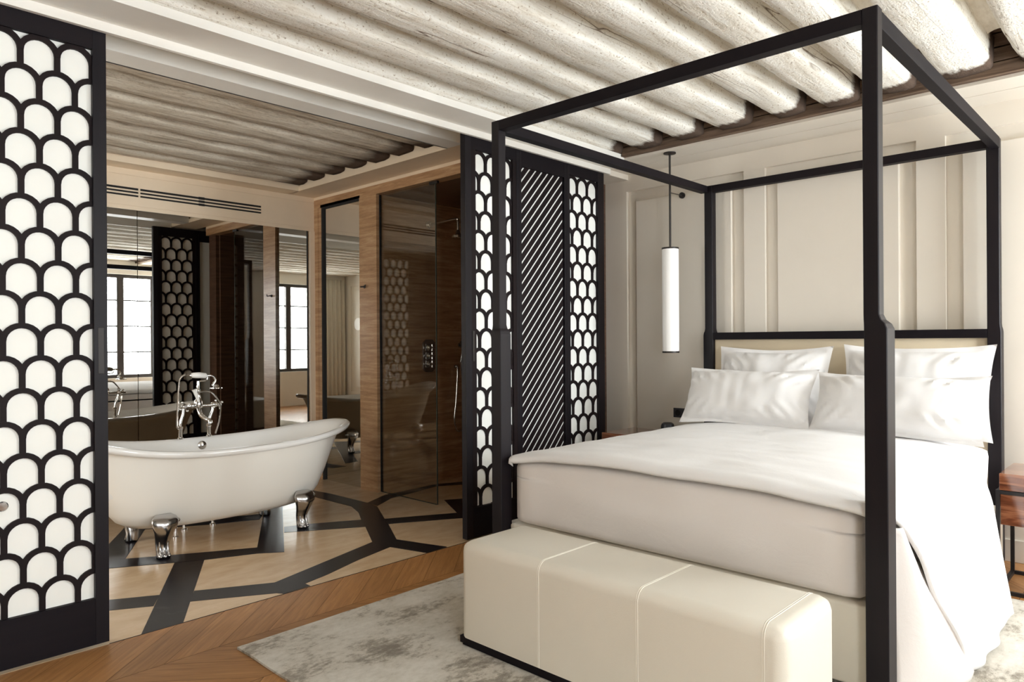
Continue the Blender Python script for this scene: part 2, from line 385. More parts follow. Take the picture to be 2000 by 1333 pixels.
# left wall with panels
b = NB(); box(b, XL-TH, XL-0.02, YW-TH, 4.15, 0, ZT); box(b, XL-TH, XL-0.02, 5.35, YB+TH, 0, ZT)
box(b, XL-TH, XL-0.02, 4.15, 5.35, 0, 0.70); box(b, XL-TH, XL-0.02, 4.15, 5.35, 2.40, ZT)
prev = YW
for (ya, yb) in ((-0.98, 0.20), (0.42, 1.6), (1.82, 3.1)):
    box(b, XL-0.024, XL, prev, ya, 0, ZT); prev = yb
    box(b, XL-0.024, XL, ya, yb, 2.50, ZT); box(b, XL-0.024, XL, ya, yb, 0, 0.24)
    box(b, XL-0.024, XL, ya+0.09, yb-0.09, 0.33, 2.41, 0.004)
box(b, XL-0.024, XL, prev, 4.15, 0, ZT); box(b, XL-0.024, XL, 5.35, YB, 0, ZT); box(b, XL-0.024, XL, 4.15, 5.35, 0, 0.70); box(b, XL-0.024, XL, 4.15, 5.35, 2.40, ZT)
struct('wall_left', b, M['wall'])
# window wall
b = NB(); xs = [XL-TH]
for x in WIN_X:
    box(b, xs[-1], x-WIN_W/2, YW-0.30, YW, 0, ZT); xs.append(x+WIN_W/2)
    box(b, x-WIN_W/2, x+WIN_W/2, YW-0.30, YW, 0, WIN_Z0); box(b, x-WIN_W/2, x+WIN_W/2, YW-0.30, YW, WIN_Z1, ZT)
box(b, xs[-1], XR+TH, YW-0.30, YW, 0, ZT)
struct('wall_front', b, M['wall'])
for k, x in enumerate(WIN_X):
    a, c = x-WIN_W/2, x+WIN_W/2; y0, y1 = YW-0.14, YW-0.08
    b = NB(); box(b, a, a+0.05, y0, y1, WIN_Z0, WIN_Z1); box(b, c-0.05, c, y0, y1, WIN_Z0, WIN_Z1)
    box(b, a+0.05, c-0.05, y0, y1, WIN_Z0, WIN_Z0+0.06); box(b, a+0.05, c-0.05, y0, y1, WIN_Z1-0.06, WIN_Z1)
    box(b, x-0.055, x+0.055, y0-0.005, y1+0.01, WIN_Z0+0.06, WIN_Z1-0.06)
    wn = struct('window_%d' % (k+1), b, M['winframe'])
    b = NB()
    for q in range(1, 4):
        z = WIN_Z0 + (WIN_Z1-WIN_Z0)*q/4; box(b, a+0.05, x-0.055, y0+0.02, y1-0.015, z-0.011, z+0.011); box(b, x+0.055, c-0.05, y0+0.02, y1-0.015, z-0.011, z+0.011)
    obj('glazing_bars', b, M['winframe'], wn)
    b = NB(); box(b, a+0.05, x-0.055, y0+0.025, y0+0.029, WIN_Z0+0.06, WIN_Z1-0.06); box(b, x+0.055, c-0.05, y0+0.025, y0+0.029, WIN_Z0+0.06, WIN_Z1-0.06)
    obj('pane', b, M['pane'], wn)
b = NB(); xa, xb = XL-0.10, XL-0.05  # unseen window added in the left wall to bring light into the bathroom
box(b, xa, xb, 4.15, 4.20, 0.70, 2.40); box(b, xa, xb, 5.30, 5.35, 0.70, 2.40); box(b, xa, xb, 4.20, 5.30, 0.70, 0.76); box(b, xa, xb, 4.20, 5.30, 2.34, 2.40); box(b, xa, xb, 4.70, 4.80, 0.76, 2.34)
wn = struct('window_4', b, M['winframe'])
b = NB(); box(b, xa+0.02, xa+0.024, 4.20, 4.70, 0.76, 2.34); box(b, xa+0.02, xa+0.024, 4.80, 5.30, 0.76, 2.34); obj('pane', b, M['pane'], wn)
# bathroom back wall, cream band over the mirror
b = NB(); box(b, XL-TH, XR+TH, YB, YB+TH, 0, ZT)
box(b, XL, 3.73, 6.07, YB+0.01, 2.361, 2.389); box(b, XL, 3.73, 6.07, YB+0.01, 2.394, 2.629); box(b, XL, 3.73, 6.07, YB+0.01, 2.634, 2.80)
box(b, XL, 3.73, 6.075, YB+0.01, 2.388, 2.395); box(b, XL, 3.73, 6.075, YB+0.01, 2.628, 2.635)
box(b, 3.612, 3.66, 6.06, YB+0.01, 0, 2.361)
struct('wall_back', b, M['bathwall'])
# upper closing slab
b = NB(); box(b, XL-TH, XR+TH, YW-0.3, YB+TH, ZT, ZT+0.1)
struct('ceiling', b, M['trimwhite'])
# infill plaster between the beams, gently coved
def cove(x0, x1, ya, yb, seed, dep=0.045, zt=2.875):
    bb = NB(); n = 10
    def fn(u, v):
        x = x0+(x1-x0)*v; y = ya+(yb-ya)*u
        z = zt - dep*(2*abs(u-0.5))**2.2 + 0.008*noise.noise((x*2.2, y*9, seed))
        return (x, y, z)
    grid(bb, fn, n, 50)
    grid(bb, lambda u, v: (x0+(x1-x0)*v, ya+(yb-ya)*u, zt+0.05), 1, 1)
    return bb
def beam(x0, x1, yc, wd, zb, zt, seed, rnd_end=True, amp=1.0):
    bb = NB(); h = zt-zb; hw = wd/2
    sec = [(-hw*1.02, h), (-hw, h*0.62), (-hw*0.98, h*0.36), (-hw*0.95, h*0.13), (-hw*0.86, 0.008), (-hw*0.35, 0.0), (hw*0.25, 0.0), (hw*0.72, 0.002), (hw*0.90, h*0.12), (hw*0.98, h*0.34), (hw, h*0.6), (hw*1.02, h)]
    n = 90; m_ = len(sec); V = []
    for i in range(n+1):
        t_ = i/n; x = x0+(x1-x0)*t_; row = []
        sw = 0.012*noise.noise((x*0.7, seed*3.1, 0))*amp; szz = 0.008*noise.noise((x*0.6, seed*1.7, 9))*amp
        e = 1.0
        if rnd_end: e = min(1.0, 0.80+0.20*math.sqrt(max(0, 1-(1-min(1, (x1-x)/0.07))**2)))
        for k, (yy, zz) in enumerate(sec):
            q = (x*3.0, yy*9+seed*7.7, zz*9)
            dy = (0.010*noise.noise(q) + 0.004*noise.noise((q[0]*4, q[1]*3, q[2]*3)))*amp
            dz = (0.009*noise.noise((q[0], q[1]+31, q[2])) + 0.004*noise.noise((q[0]*4, q[1]*3+5, q[2]*3)))*amp if zz < h*0.9 else 0
            row.append(bb.verts.new((x, yc+yy*e+sw+dy, zb+szz + (h-(h-zz)*e) + dz)))
        V.append(row)
    for i in range(n):
        for k in range(m_-1): bb.faces.new((V[i][k], V[i+1][k], V[i+1][k+1], V[i][k+1]))
    bb.faces.new(V[0]); bb.faces.new(V[-1][::-1])
    return bb
BY = [3.20, 2.87, 2.53, 2.20, 1.83, 1.52, 1.21, 0.86, 0.52, 0.17, -0.17, -0.50, -0.84, -1.13]
ORD = ['first', 'second', 'third', 'fourth', 'fifth', 'sixth', 'seventh', 'eighth', 'ninth', 'tenth', 'eleventh', 'twelfth', 'thirteenth', 'fourteenth']
for i, y in enumerate(BY):
    wd = 0.205 + 0.03*noise.noise((i*3.3, 0, 0)) + (0.05 if i in (3, 7) else 0)
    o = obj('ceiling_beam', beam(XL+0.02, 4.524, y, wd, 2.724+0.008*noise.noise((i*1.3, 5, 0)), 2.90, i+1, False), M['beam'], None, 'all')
    tag(o, 'limewashed old timber ceiling beam in the bedroom, the %s counted from the sliding screens' % ORD[i], 'ceiling beam', 'limewashed beams over the bedroom')
for i in range(len(BY)-1):
    struct('ceiling.%03d' % (i+1), cove(XL, 4.34, BY[i+1]+0.085, BY[i]-0.085, i), M['infill'], None, 'all')
BB = [4.02, 4.33, 4.64, 4.95, 5.26, 5.57, 5.85]
for i, y in enumerate(BB):
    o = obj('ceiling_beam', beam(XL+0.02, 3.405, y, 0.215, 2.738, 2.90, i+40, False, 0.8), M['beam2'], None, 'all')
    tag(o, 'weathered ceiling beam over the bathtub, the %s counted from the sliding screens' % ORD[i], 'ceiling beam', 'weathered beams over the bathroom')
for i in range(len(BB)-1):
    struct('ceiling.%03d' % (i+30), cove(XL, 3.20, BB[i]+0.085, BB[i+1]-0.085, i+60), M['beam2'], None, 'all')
# brown boards closing the beam ends above the head wall soffit
b = NB()
for z in (2.70, 2.772, 2.85): box(b, 4.52, 4.55, YW, 3.12, z, z+0.068 if z > 2.71 else z+0.066, 0.002)
box(b, 4.545, 4.57, YW, 3.12, 2.70, 3.05); box(b, 4.30, 4.55, YW, 3.12, 2.925, 2.95)
struct('trim_2', b, M['board'])
# soffits with their lips (all at 2.68)
def soffit(name, boxes, mat):
    bb = NB()
    for q in boxes: box(bb, *q)
    return struct(name, bb, mat)
soffit('trim_3', [(4.583, XR, YW, 3.40, 2.690, 2.76), (4.565, 4.590, YW, 3.14, 2.682, 2.722), (4.590, 4.768, YW, 3.40, 2.682, 2.692), (4.778, XR, YW, 3.40, 2.682, 2.692)], M['wall'])
soffit('trim_4', [(XL, 4.565, 3.145, 3.368, 2.690, 3.0), (XL, 4.583, 3.127, 3.147, 2.680, 2.722), (XL, 4.583, 3.147, 3.366, 2.681, 2.692), (XL, 4.72, 3.364, 3.386, 2.640, 3.0)], M['trimwhite'])
soffit('trim_5', [(XL, 3.389, 3.669, 3.69, 2.682, 3.0), (XL, 3.389, 3.69, 3.843, 2.682, 2.76), (XL, 3.389, 3.83, 3.845, 2.682, 2.735)], M['trimwhite'])
soffit('trim_6', [(3.409, 3.66, 3.669, 6.07, 2.682, 2.78), (3.389, 3.412, 3.669, 6.07, 2.682, 2.724), (3.372, 3.66, 3.386, 3.67, 2.682, 3.0)], M['bathwall'])
soffit('trim_7', [(XL, 3.40, 5.895, 6.07, 2.682, 2.78), (XL, 3.389, 5.875, 5.897, 2.682, 2.724)], M['bathwall'])
b = NB(); box(b, XL, 3.66, 3.80, 6.07, 2.95, 3.0)
# partition wall left of the sliding panel, and solid wall behind the fixed screens
b = NB(); box(b, XL, -0.24, 3.386, 3.669, 0, 2.72)
struct('wall_partition', b, M['wall'])
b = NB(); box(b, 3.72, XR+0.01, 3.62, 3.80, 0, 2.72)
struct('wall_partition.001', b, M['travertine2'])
b = NB(); box(b, 4.66, XR, 3.386, 3.63, 2.64, 2.76)
struct('trim_8', b, M['wall'])

# bathroom side wall at X = 3.66
b = NB()
box(b, 3.66, 3.76, 6.005, 6.075, 0, 2.656); box(b, 3.668, 3.76, 5.95, 6.006, 0, 2.60)
box(b, 3.66, 3.72, 5.07, 5.324, 0, 2.577)
box(b, 3.66, 3.76, 3.669, 6.005, 2.577, 2.656)
box(b, 3.66, 3.74, 5.315, 5.96, 2.577, 2.60)
struct('wall_side', b, M['travertine'])
b = NB(); box(b, 3.662, 3.76, 3.669, 6.075, 2.656, 2.70)
struct('trim_9', b, M['bathwall'])
b = NB(); box(b, 3.70, XR, 5.07, 5.33, 0, 2.75)
struct('wall_shower', b, M['travertine'])
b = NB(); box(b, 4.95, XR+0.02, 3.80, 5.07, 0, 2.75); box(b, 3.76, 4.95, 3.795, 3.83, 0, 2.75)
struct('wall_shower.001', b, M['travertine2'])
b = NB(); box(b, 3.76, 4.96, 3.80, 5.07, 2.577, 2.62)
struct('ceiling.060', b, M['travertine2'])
b = NB(); box(b, 3.69, 3.76, 5.33, 6.07, 0, 2.60)
struct('wall_mirror', b, M['darkgap'])
# mirrors
def mirror(name, label, x0, x1, y0, y1, z0, z1, frame=None):
    r = thing(name, label, 'mirror', (x0, y0, z0))
    bb = NB(); box(bb, x0, x1, y0, y1, z0, z1); obj('mirror_glass', bb, M['mirror'], r)
    return r
mirror('wall_mirror', 'long wall mirror panel behind the bathtub, wide one right of the thin joint', 2.0765, 3.612, 6.072, 6.10, 0.0, 2.361)
mirror('wall_mirror', 'wall mirror panel behind the bathtub, next to the dark sliding screen on the left', -0.4, 2.0715, 6.072, 6.10, 0.0, 2.361)
r = mirror('wall_mirror', 'tall narrow mirror between the stone pillar and the room corner', 3.682, 3.688, 5.324, 5.926, 0.0, 2.577)
b = NB(); box(b, 3.664, 3.69, 5.926, 5.95, 0, 2.577); box(b, 3.664, 3.69, 5.326, 5.926, 2.563, 2.577); obj('mirror_frame', b, M['darkgap'], r)
b = NB(); box(b, XL, -0.4, 6.07, 6.10, 0, 2.361); struct('wall_back.001', b, M['bathwall'])

# ------------------------------------------------------------------ sliding screens with scallop lattice
def scallop(bm, cx0, pitch, x0, x1, z0, z1, ya, yb, ztop, rp):
    R = pitch/2+0.011; w_ = 0.022; n = 12
    ncol = int((x1-x0)/pitch)+3
    k = 0; zc = ztop
    while zc > z0-0.1:
        off = 0 if k % 2 == 0 else pitch/2
        for c in range(-ncol, ncol+1):
            cx = cx0+off+c*pitch
            if cx+R < x0 or cx-R > x1: continue
            pin = []; pout = []
            for i in range(n+1):
                a = PI*i/n
                pout.append((cx+R*math.cos(a), zc+R*math.sin(a))); pin.append((cx+(R-w_)*math.cos(a), zc+(R-w_)*math.sin(a)))
            yf = ya + (0.0004 if k % 2 else 0) + (0.0008 if c % 2 else 0)
            rings = []
            for i in range(n+1):
                rings.append([bm.verts.new((pout[i][0], yf, pout[i][1])), bm.verts.new((pin[i][0], yf, pin[i][1])), bm.verts.new((pin[i][0], yb, pin[i][1])), bm.verts.new((pout[i][0], yb, pout[i][1]))])
            for A, B in zip(rings, rings[1:]):
                for q in range(4): bm.faces.new((A[q], A[(q+1) % 4], B[(q+1) % 4], B[q]))
            bm.faces.new(rings[0]); bm.faces.new(rings[-1][::-1])
            box(bm, cx+pitch/2-w_/2, cx+pitch/2+w_/2, ya+0.0022, yb-0.0005, zc-rp+R-w_*0.6, zc+0.002)
        zc -= rp; k += 1
    clip(bm, 0, x1, True); clip(bm, 0, x0, False); clip(bm, 2, z1, True); clip(bm, 2, z0, False)
YP = 3.39
def panel_frame(r, x0, x1, stl, str_, zb=0.012, zt=2.665, rb=0.209, rt=2.561, th=0.045):
    for a, c in ((x0, x0+stl), (x1-str_, x1)):
        b = NB(); box(b, a, c, YP, YP+th, zb, zt, 0.0015); obj('stile', b, M['dark_oak_v'], r)
    b = NB(); box(b, x0+stl, x1-str_, YP+0.0015, YP+th, zb, rb); obj('bottom_rail', b, M['dark_oak_x'], r)
    b = NB(); box(b, x0+stl, x1-str_, YP+0.0015, YP+th, rt, zt); obj('top_rail', b, M['dark_oak_x'], r)
def backing(r, x0, x1, z0=0.205, z1=2.565):
    b = NB(); box(b, x0-0.002, x1+0.002, YP+0.0235, YP+0.032, z0, z1); obj('backing_panel', b, M['screen'], r)
# left panel
r = thing('sliding_screen', 'dark wood sliding screen with scallop lattice at the left edge, before the bathtub', 'sliding screen', (-0.25, YP, 0))
panel_frame(r, -0.26, 1.036, 0.053, 0.053)
b = NB(); box(b, 0.42, 0.50, YP+0.001, YP+0.044, 0.205, 2.565); obj('stile', b, M['dark_oak_v'], r)
b = NB(); scallop(b, 0.9205, 0.129, 0.50, 0.983, 0.205, 2.563, YP+0.011, YP+0.0235, 2.4905, 0.1311); obj('lattice', b, M['lattice'], r)
backing(r, -0.207, 0.983)
b = NB(); v0 = -0.75
while v0 < 2.6:
    prism(b, [(-0.25, v0), (0.45, v0+0.77), (0.45, v0+0.8215), (-0.25, v0+0.0515)], 1, YP+0.0175, YP+0.0235); v0 += 0.0723
clip(b, 0, 0.421, True); clip(b, 0, -0.208, False); clip(b, 2, 2.562, True); clip(b, 2, 0.207, False)
obj('slats', b, M['lattice'], r)
b = NB(); box(b, -0.207, 0.42, YP+0.033, YP+0.040, 0.205, 2.565); obj('slats', b, M['lattice'], r)
b = NB(); scallop(b, 0.9205, 0.129, 0.50, 0.983, 0.205, 2.563, YP+0.032, YP+0.043, 2.4905, 0.1311); obj('lattice', b, M['lattice'], r)
b = NB(); box(b, 0.998, 1.022, YP-0.001, YP+0.004, 1.17, 1.37, 0.0015); obj('handle', b, M['bronze'], r)
b = NB(); lathe(b, [(0.0, -0.034), (0.016, -0.033), (0.02, -0.026), (0.018, -0.018), (0.008, -0.012), (0.008, 0.008)], (0.650, YP, 0.665), (0, 1, 0), 20); obj('door_knob', b, M['nickel'], r, True)
# right scalloped sliding panel behind the bed post
r = thing('sliding_screen', 'narrow scallop lattice screen half hidden behind the left foot post of the bed', 'sliding screen', (3.147, YP, 0))
panel_frame(r, 3.147, 3.665, 0.055, 0.030)
b = NB(); box(b, 3.202, 3.244, YP+0.003, YP+0.043, 0.209, 2.561); box(b, 3.60, 3.635, YP+0.003, YP+0.043, 0.209, 2.561)
obj('border_strip', b, M['lattice'], r)
b = NB(); scallop(b, 3.287, 0.125, 3.244, 3.60, 0.205, 2.563, YP+0.011, YP+0.0235, 2.4905, 0.1305); obj('lattice', b, M['lattice'], r)
backing(r, 3.244, 3.60)
b = NB(); scallop(b, 3.287, 0.125, 3.244, 3.60, 0.205, 2.563, YP+0.032, YP+0.043, 2.4905, 0.1305); obj('lattice', b, M['lattice'], r)
b = NB(); box(b, 3.206, 3.226, YP-0.002, YP+0.004, 1.17, 1.37, 0.0015); obj('handle', b, M['bronze'], r)
# slatted panel
r = thing('slatted_screen', 'dark wood screen of close diagonal slats over white backing', 'screen', (3.67, YP, 0))
panel_frame(r, 3.666, 4.195, 0.020, 0.033, rt=2.53)
b = NB(); v0 = 0.10
while v0 < 2.62:
    prism(b, [(3.6, v0-0.09), (4.2, v0-0.09+0.6*1.10), (4.2, v0-0.09+0.6*1.10+0.0515), (3.6, v0-0.09+0.0515)], 1, YP+0.0175, YP+0.0235)
    v0 += 0.0723
v0 = 0.10-0.0723
while v0 > -0.6:
    prism(b, [(3.6, v0-0.09), (4.2, v0-0.09+0.6*1.10), (4.2, v0-0.09+0.6*1.10+0.0515), (3.6, v0-0.09+0.0515)], 1, YP+0.0175, YP+0.0235)
    v0 -= 0.0723
clip(b, 0, 4.162, True); clip(b, 0, 3.686, False); clip(b, 2, 2.531, True); clip(b, 2, 0.207, False)
obj('slats', b, M['lattice'], r)
backing(r, 3.686, 4.162, z1=2.535)
# right scalloped panel
r = thing('lattice_screen', 'scallop lattice screen at the right end, next to the cream bed wall', 'screen', (4.197, YP, 0))
panel_frame(r, 4.197, 4.662, 0.031, 0.080)
b = NB(); scallop(b, 4.274, 0.1255, 4.228, 4.582, 0.205, 2.563, YP+0.011, YP+0.0235, 2.4905, 0.1305); obj('lattice', b, M['lattice'], r)
backing(r, 4.228, 4.582, z1=2.578)

# ------------------------------------------------------------------ rug
b = NB()
def rugf(u, v):
    x = 1.385+2.87*u; y = -0.55+3.475*v
    e = 0.004*noise.noise((x*6, y*6, 2))
    if u in (0, 1): x += e
    if v in (0, 1): y += e
    return (x, y, 0.011 + 0.0015*noise.noise((x*9, y*9, 0)))
V = grid(b, rugf, 60, 60)
g = bmesh.ops.extrude_face_region(b, geom=b.faces[:])
for q in g['geom']:
    if isinstance(q, bmesh.types.BMVert): q.co.z = 0.0015
rug = obj('area_rug', b, M['rug'], None, True)
tag(rug, 'mottled grey and beige area rug on the oak floor under the bed and bench', 'rug')

# ------------------------------------------------------------------ four-poster bed
bed = thing('canopy_bed', 'large dark wood four-poster canopy bed with cream base and upholstered headboard', 'bed', (3.80, 1.70, 0.012))
def post(xa, xb, ya, yb, ua, ub, va, vb, zt=2.452, z1=1.335, z2=1.385, z0=0.013):
    """lower section xa..xb, ya..yb ; upper ua..ub, va..vb, with a small chamfered shoulder"""
    b = NB()
    def ring(x0, x1, y0, y1, z, c=0.003):
        return [b.verts.new(p) for p in ((x0+c, y0, z), (x1-c, y0, z), (x1, y0+c, z), (x1, y1-c, z), (x1-c, y1, z), (x0+c, y1, z), (x0, y1-c, z), (x0, y0+c, z))]
    def L(a, c, t_): return a+(c-a)*t_
    R = [ring(xa, xb, ya, yb, z0), ring(xa, xb, ya, yb, z1)]
    for t_, zz in ((0.25, 0.35), (0.75, 0.62), (1.0, 1.0)):
        R.append(ring(L(xa, ua, t_), L(xb, ub, t_), L(ya, va, t_), L(yb, vb, t_), L(z1, z2, zz)))
    R.append(ring(ua, ub, va, vb, zt))
    for A, B in zip(R, R[1:]):
        for i in range(8): b.faces.new((A[i], A[(i+1) % 8], B[(i+1) % 8], B[i]))
    b.faces.new(R[0]); b.faces.new(R[-1][::-1])
    return obj('post', b, M['dark_oak_v'], bed)
post(2.645, 2.725, 2.587, 2.658, 2.650, 2.704, 2.597, 2.651)
post(2.645, 2.735, 0.742, 0.817, 2.650, 2.704, 0.768, 0.820)
post(4.880, 4.960, 2.560, 2.640, 4.880, 4.940, 2.562, 2.626)
post(4.880, 4.960, 0.770, 0.838, 4.880, 4.940, 0.775, 0.838)
for (q, mt) in (((2.650, 2.704, 0.820, 2.597, 2.400, 2.452), 'dark_oak_y'), ((4.880, 4.934, 0.838, 2.562, 2.400, 2.452), 'dark_oak_y'),
                ((2.704, 4.880, 2.597, 2.651, 2.400, 2.452), 'dark_oak_x'), ((2.704, 4.880, 0.772, 0.818, 2.390, 2.452), 'dark_oak_x')):
    b = NB(); box(b, *q, 0.002); obj('canopy_rail', b, M[mt], bed)
hb = NB(); box(hb, 4.905, 4.965, 0.838, 2.56, 0.30, 1.304, 0.006); hbo = obj('headboard', hb, M['headboard'], bed, True)
b = NB(); box(b, 4.880, 4.955, 0.838, 2.56, 1.302, 1.354, 0.002); obj('headboard_rail', b, M['dark_oak_y'], hbo)
b = NB(); box(b, 2.700, 4.905, 0.825, 2.58, 0.05, 0.345, 0.012, seg=3); box(b, 2.76, 4.87, 0.765, 2.635, 0.05, 0.342, 0.012, seg=3)
base = obj('bed_base', b, M['leather'], bed, True)
b = NB(); box(b, 2.8, 4.8, 0.90, 2.50, 0.013, 0.05); obj('plinth', b, M['black'], base)
# mattress wrapped in its ivory sheet
b = NB(); box(b, 2.705, 4.89, 0.835, 2.566, 0.348, 0.705)
bmesh.ops.subdivide_edges(b, edges=b.edges[:], cuts=22, use_grid_fill=True)
for v_ in b.verts:
    p = v_.co
    cx, cy, cz = 3.7975, 1.7005, 0.5265
    hx, hy, hz, rr = 1.0925, 0.8655, 0.1785, 0.06
    q = Vector((max(-hx+rr, min(hx-rr, p.x-cx)), max(-hy+rr, min(hy-rr, p.y-cy)), max(-hz+0.035, min(hz-0.035, p.z-cz))))
    d = Vector((p.x-cx, p.y-cy, p.z-cz))-q
    if d.length > 1e-6:
        d = Vector((d.x/rr, d.y/rr, d.z/0.035)); ln = max(d.length, 1e-6)
        d = d/ln; v_.co = Vector((cx, cy, cz))+q+Vector((d.x*rr, d.y*rr, d.z*0.035))
    nn = noise.noise((p.x*3, p.y*4, p.z*7))*0.009 + noise.noise((p.x*9, p.y*9, p.z*2.5))*0.003
    if p.x < 2.72: v_.co.x += nn*0.8 - 0.012*math.sin(PI*(p.z-0.348)/0.332)
    if p.y < 0.85: v_.co.y += nn
    if v_.co.z > 0.6: v_.co.z -= 0.032*abs((v_.co.y-cy)/hy)**3
b.normal_update()
obj('mattress', b, M['sheet'], bed, 'all')

# ------------------------------------------------------------------ duvet with its drape to the floor
def duvet():
    b = NB()
    ny, nx = 110, 90
    Yl, Yr = 2.556, 0.775
    topw = Yl-Yr
    left_hang, right_hang = 0.02, 0.78
    tot = left_hang+topw+right_hang
    def prof(s, X, tx):
        """s arc length from the left hem; returns y, z"""
        lump = 0.010*noise.noise((X*1.6, s*1.8, 3)) + 0.005*noise.noise((X*5, s*5, 8))
        if s < left_hang:
            d = (left_hang-s)/left_hang
            return Yl+0.010*(1-d)*d*4*0.2, 0.690-d*left_hang, 0
        s2 = s-left_hang
        if s2 < topw:
            u = s2/topw; y = Yl-topw*u
            crown = 1-abs(2*u-1)**3.5
            z = 0.692+0.050*crown + lump*1.0*min(1, 3*crown)
            return y, z, 0
        d = min(1.0, (s2-topw)/right_hang)
        return None, None, d
    W = []
    for i in range(ny+1):
        s = tot*(i/ny)
        row = []
        for j in range(nx+1):
            tx = j/nx
            _, _, d = prof(s, 0, 0)
            xf = 2.682 + ((0.07*min(1, d*8) + 0.37*d**1.1) if d > 0 else 0)
            xb = 4.47 - ((0.35*min(1, d*6)+0.14*d) if d > 0 else 0)
            lip = 0.0; X = None
            if tx < 0.07:                          # rolled hem over the foot end
                a = tx/0.07
                ang = (1-a)*PI*0.62
                X = xf+0.05-0.046*math.sin(ang); lip = (0.017 - 0.003*abs(2*max(0, min(1, (s-left_hang)/topw))-1)**3)*(1-math.cos(ang))
                if d > 0: X = xf + 0.02*a; lip = 0
            else:
                X = xf+0.05+(xb-xf-0.05)*((tx-0.07)/0.93)
                if d > 0: X = xf+0.02+(xb-xf-0.02)*((tx-0.07)/0.93)
            y, z, d = prof(s, X, tx)
            if d > 0:
                fr_ = math.exp(-max(0, X-xf)*2.2); fold = 0.012*math.sin(X*10 + d*1.2)*d + 0.022*math.sin(X*24+1.5*d)*d*fr_
                y = 0.775 - 0.050*math.sin(min(1, d*3.0)*PI/2) - 0.125*d**1.2 + fold*0.8
                z = 0.692 - 0.668*d**1.02 + 0.004*noise.noise((X*5, d*4, 1))
                if d < 0.14: z = 0.692 - 0.668*(d**1.02)*(0.55+0.45*d/0.14)
            ff = 1.0 if d == 0 else max(0, 1-d*8)
            z = z - lip*ff
            if d == 0: z += 0.0045*noise.noise((X*9, y*3, 5))*min(1, tx*8)
            row.append(b.verts.new((X, y, z)))
        W.append(row)
    for i in range(ny):
        for j in range(nx): b.faces.new((W[i][j], W[i][j+1], W[i+1][j+1], W[i+1][j]))
    b.normal_update()
    o = obj('duvet', b, M['linen'], None, 'all')
    md = o.modifiers.new('thick', 'SOLIDIFY'); md.thickness = 0.016; md.offset = 1.0
    return tag(o, 'white linen duvet spread over the bed and falling to the floor at the right', 'duvet')
dv = duvet()
# lower layer that bulges out under the duvet's corner
b = NB()
def under(u, v):
    z = 0.63-0.605*v; xe = 2.80+0.38*v; x = 2.742+(xe-2.742)*u
    ye = 0.745-0.155*v**1.1
    y = 0.752+(ye-0.752)*u**0.8 - (0.020+0.055*v)*math.sin(PI*u)*math.sin(PI*(0.15+0.70*v)) + 0.008*math.sin(8*u+5*v) + 0.012
    return (x, y, z)
grid(b, under, 24, 30)
uo = obj('underlay', b, M['sheet'], dv, 'all'); md = uo.modifiers.new('thick', 'SOLIDIFY'); md.thickness = 0.012

# ------------------------------------------------------------------ pillows
def pillow(label, x, y, z, wid, hei, thk, lean, yaw=0, flange=0.05, seed=1, roll=0):
    b = NB(); n = 34
    hw, hh = wid/2-flange, hei/2-flange
    rot = Matrix.Rotation(yaw, 4, 'Z') @ Matrix.Rotation(lean, 4, 'Y') @ Matrix.Rotation(roll, 4, 'X')
    def side(sg):
        V = []
        for i in range(n+1):
            row = []
            for j in range(n+1):
                u = -1+2*i/n; v = -1+2*j/n
                a = u*(wid/2); c = v*(hei/2)
                # sides draw in between the corners
                a *= 1-0.07*(1-v*v)*abs(u)**3; c *= 1-0.10*(1-u*u)*abs(v)**3
                uu = min(1, abs(a)/hw); vv = min(1, abs(c)/hh)
                t_ = max(0, 1-uu**3.2)**0.55*max(0, 1-vv**3.2)**0.55
                wr = 0.010*noise.noise((a*7, c*7, seed*5+sg)) + 0.007*noise.noise((a*22, c*4, seed*3))
                diag = math.exp(-((abs(a)/hw+abs(c)/hh-1.35)**2)*10)*0.010*math.sin((abs(a)-abs(c))*70+seed)
                d = sg*(thk/2*t_+(0.004 if 0 < i < n and 0 < j < n else 0)) + (wr + diag)*t_**0.3 + 0.006*noise.noise((a*9, c*9, seed))
                if t_ <= 0: d += 0.006*math.sin(a*11+seed)+0.005*math.sin(c*12)
                p = Vector((d, a, c+hei/2)); row.append((p, i in (0, n) or j in (0, n)))
            V.append(row)
        return V
    A = side(-1); B = side(1); VA = {}; VB = {}
    T = Matrix.Translation((x, y, z)) @ rot
    for i in range(n+1):
        for j in range(n+1):
            va = b.verts.new(T @ A[i][j][0]); VA[i, j] = va
            if A[i][j][1]: VB[i, j] = va
            else: VB[i, j] = b.verts.new(T @ B[i][j][0])
    for i in range(n):
        for j in range(n):
            b.faces.new((VA[i, j], VA[i+1, j], VA[i+1, j+1], VA[i, j+1]))
            b.faces.new((VB[i, j], VB[i, j+1], VB[i+1, j+1], VB[i+1, j]))
    o = obj('pillow', b, M['linen'], None, True)
    return tag(o, label, 'pillow', 'white linen pillows against the headboard')
pillow('upright white pillow against the headboard on the left, behind the other left pillow', 4.69, 2.075, 0.717, 0.80, 0.555, 0.22, math.radians(15), 0, 0.05, 2)
pillow('upright white pillow against the headboard on the right, behind the other right pillow', 4.69, 1.195, 0.717, 0.83, 0.565, 0.22, math.radians(14), 0, 0.05, 5)
pillow('front left white pillow leaning forward on the duvet', 4.36, 2.10, 0.737, 0.88, 0.415, 0.24, math.radians(26), math.radians(2), 0.035, 3)
pillow('front right white pillow partly behind the right foot post', 4.34, 1.215, 0.735, 0.92, 0.405, 0.24, math.radians(26), math.radians(-2), 0.035, 4)

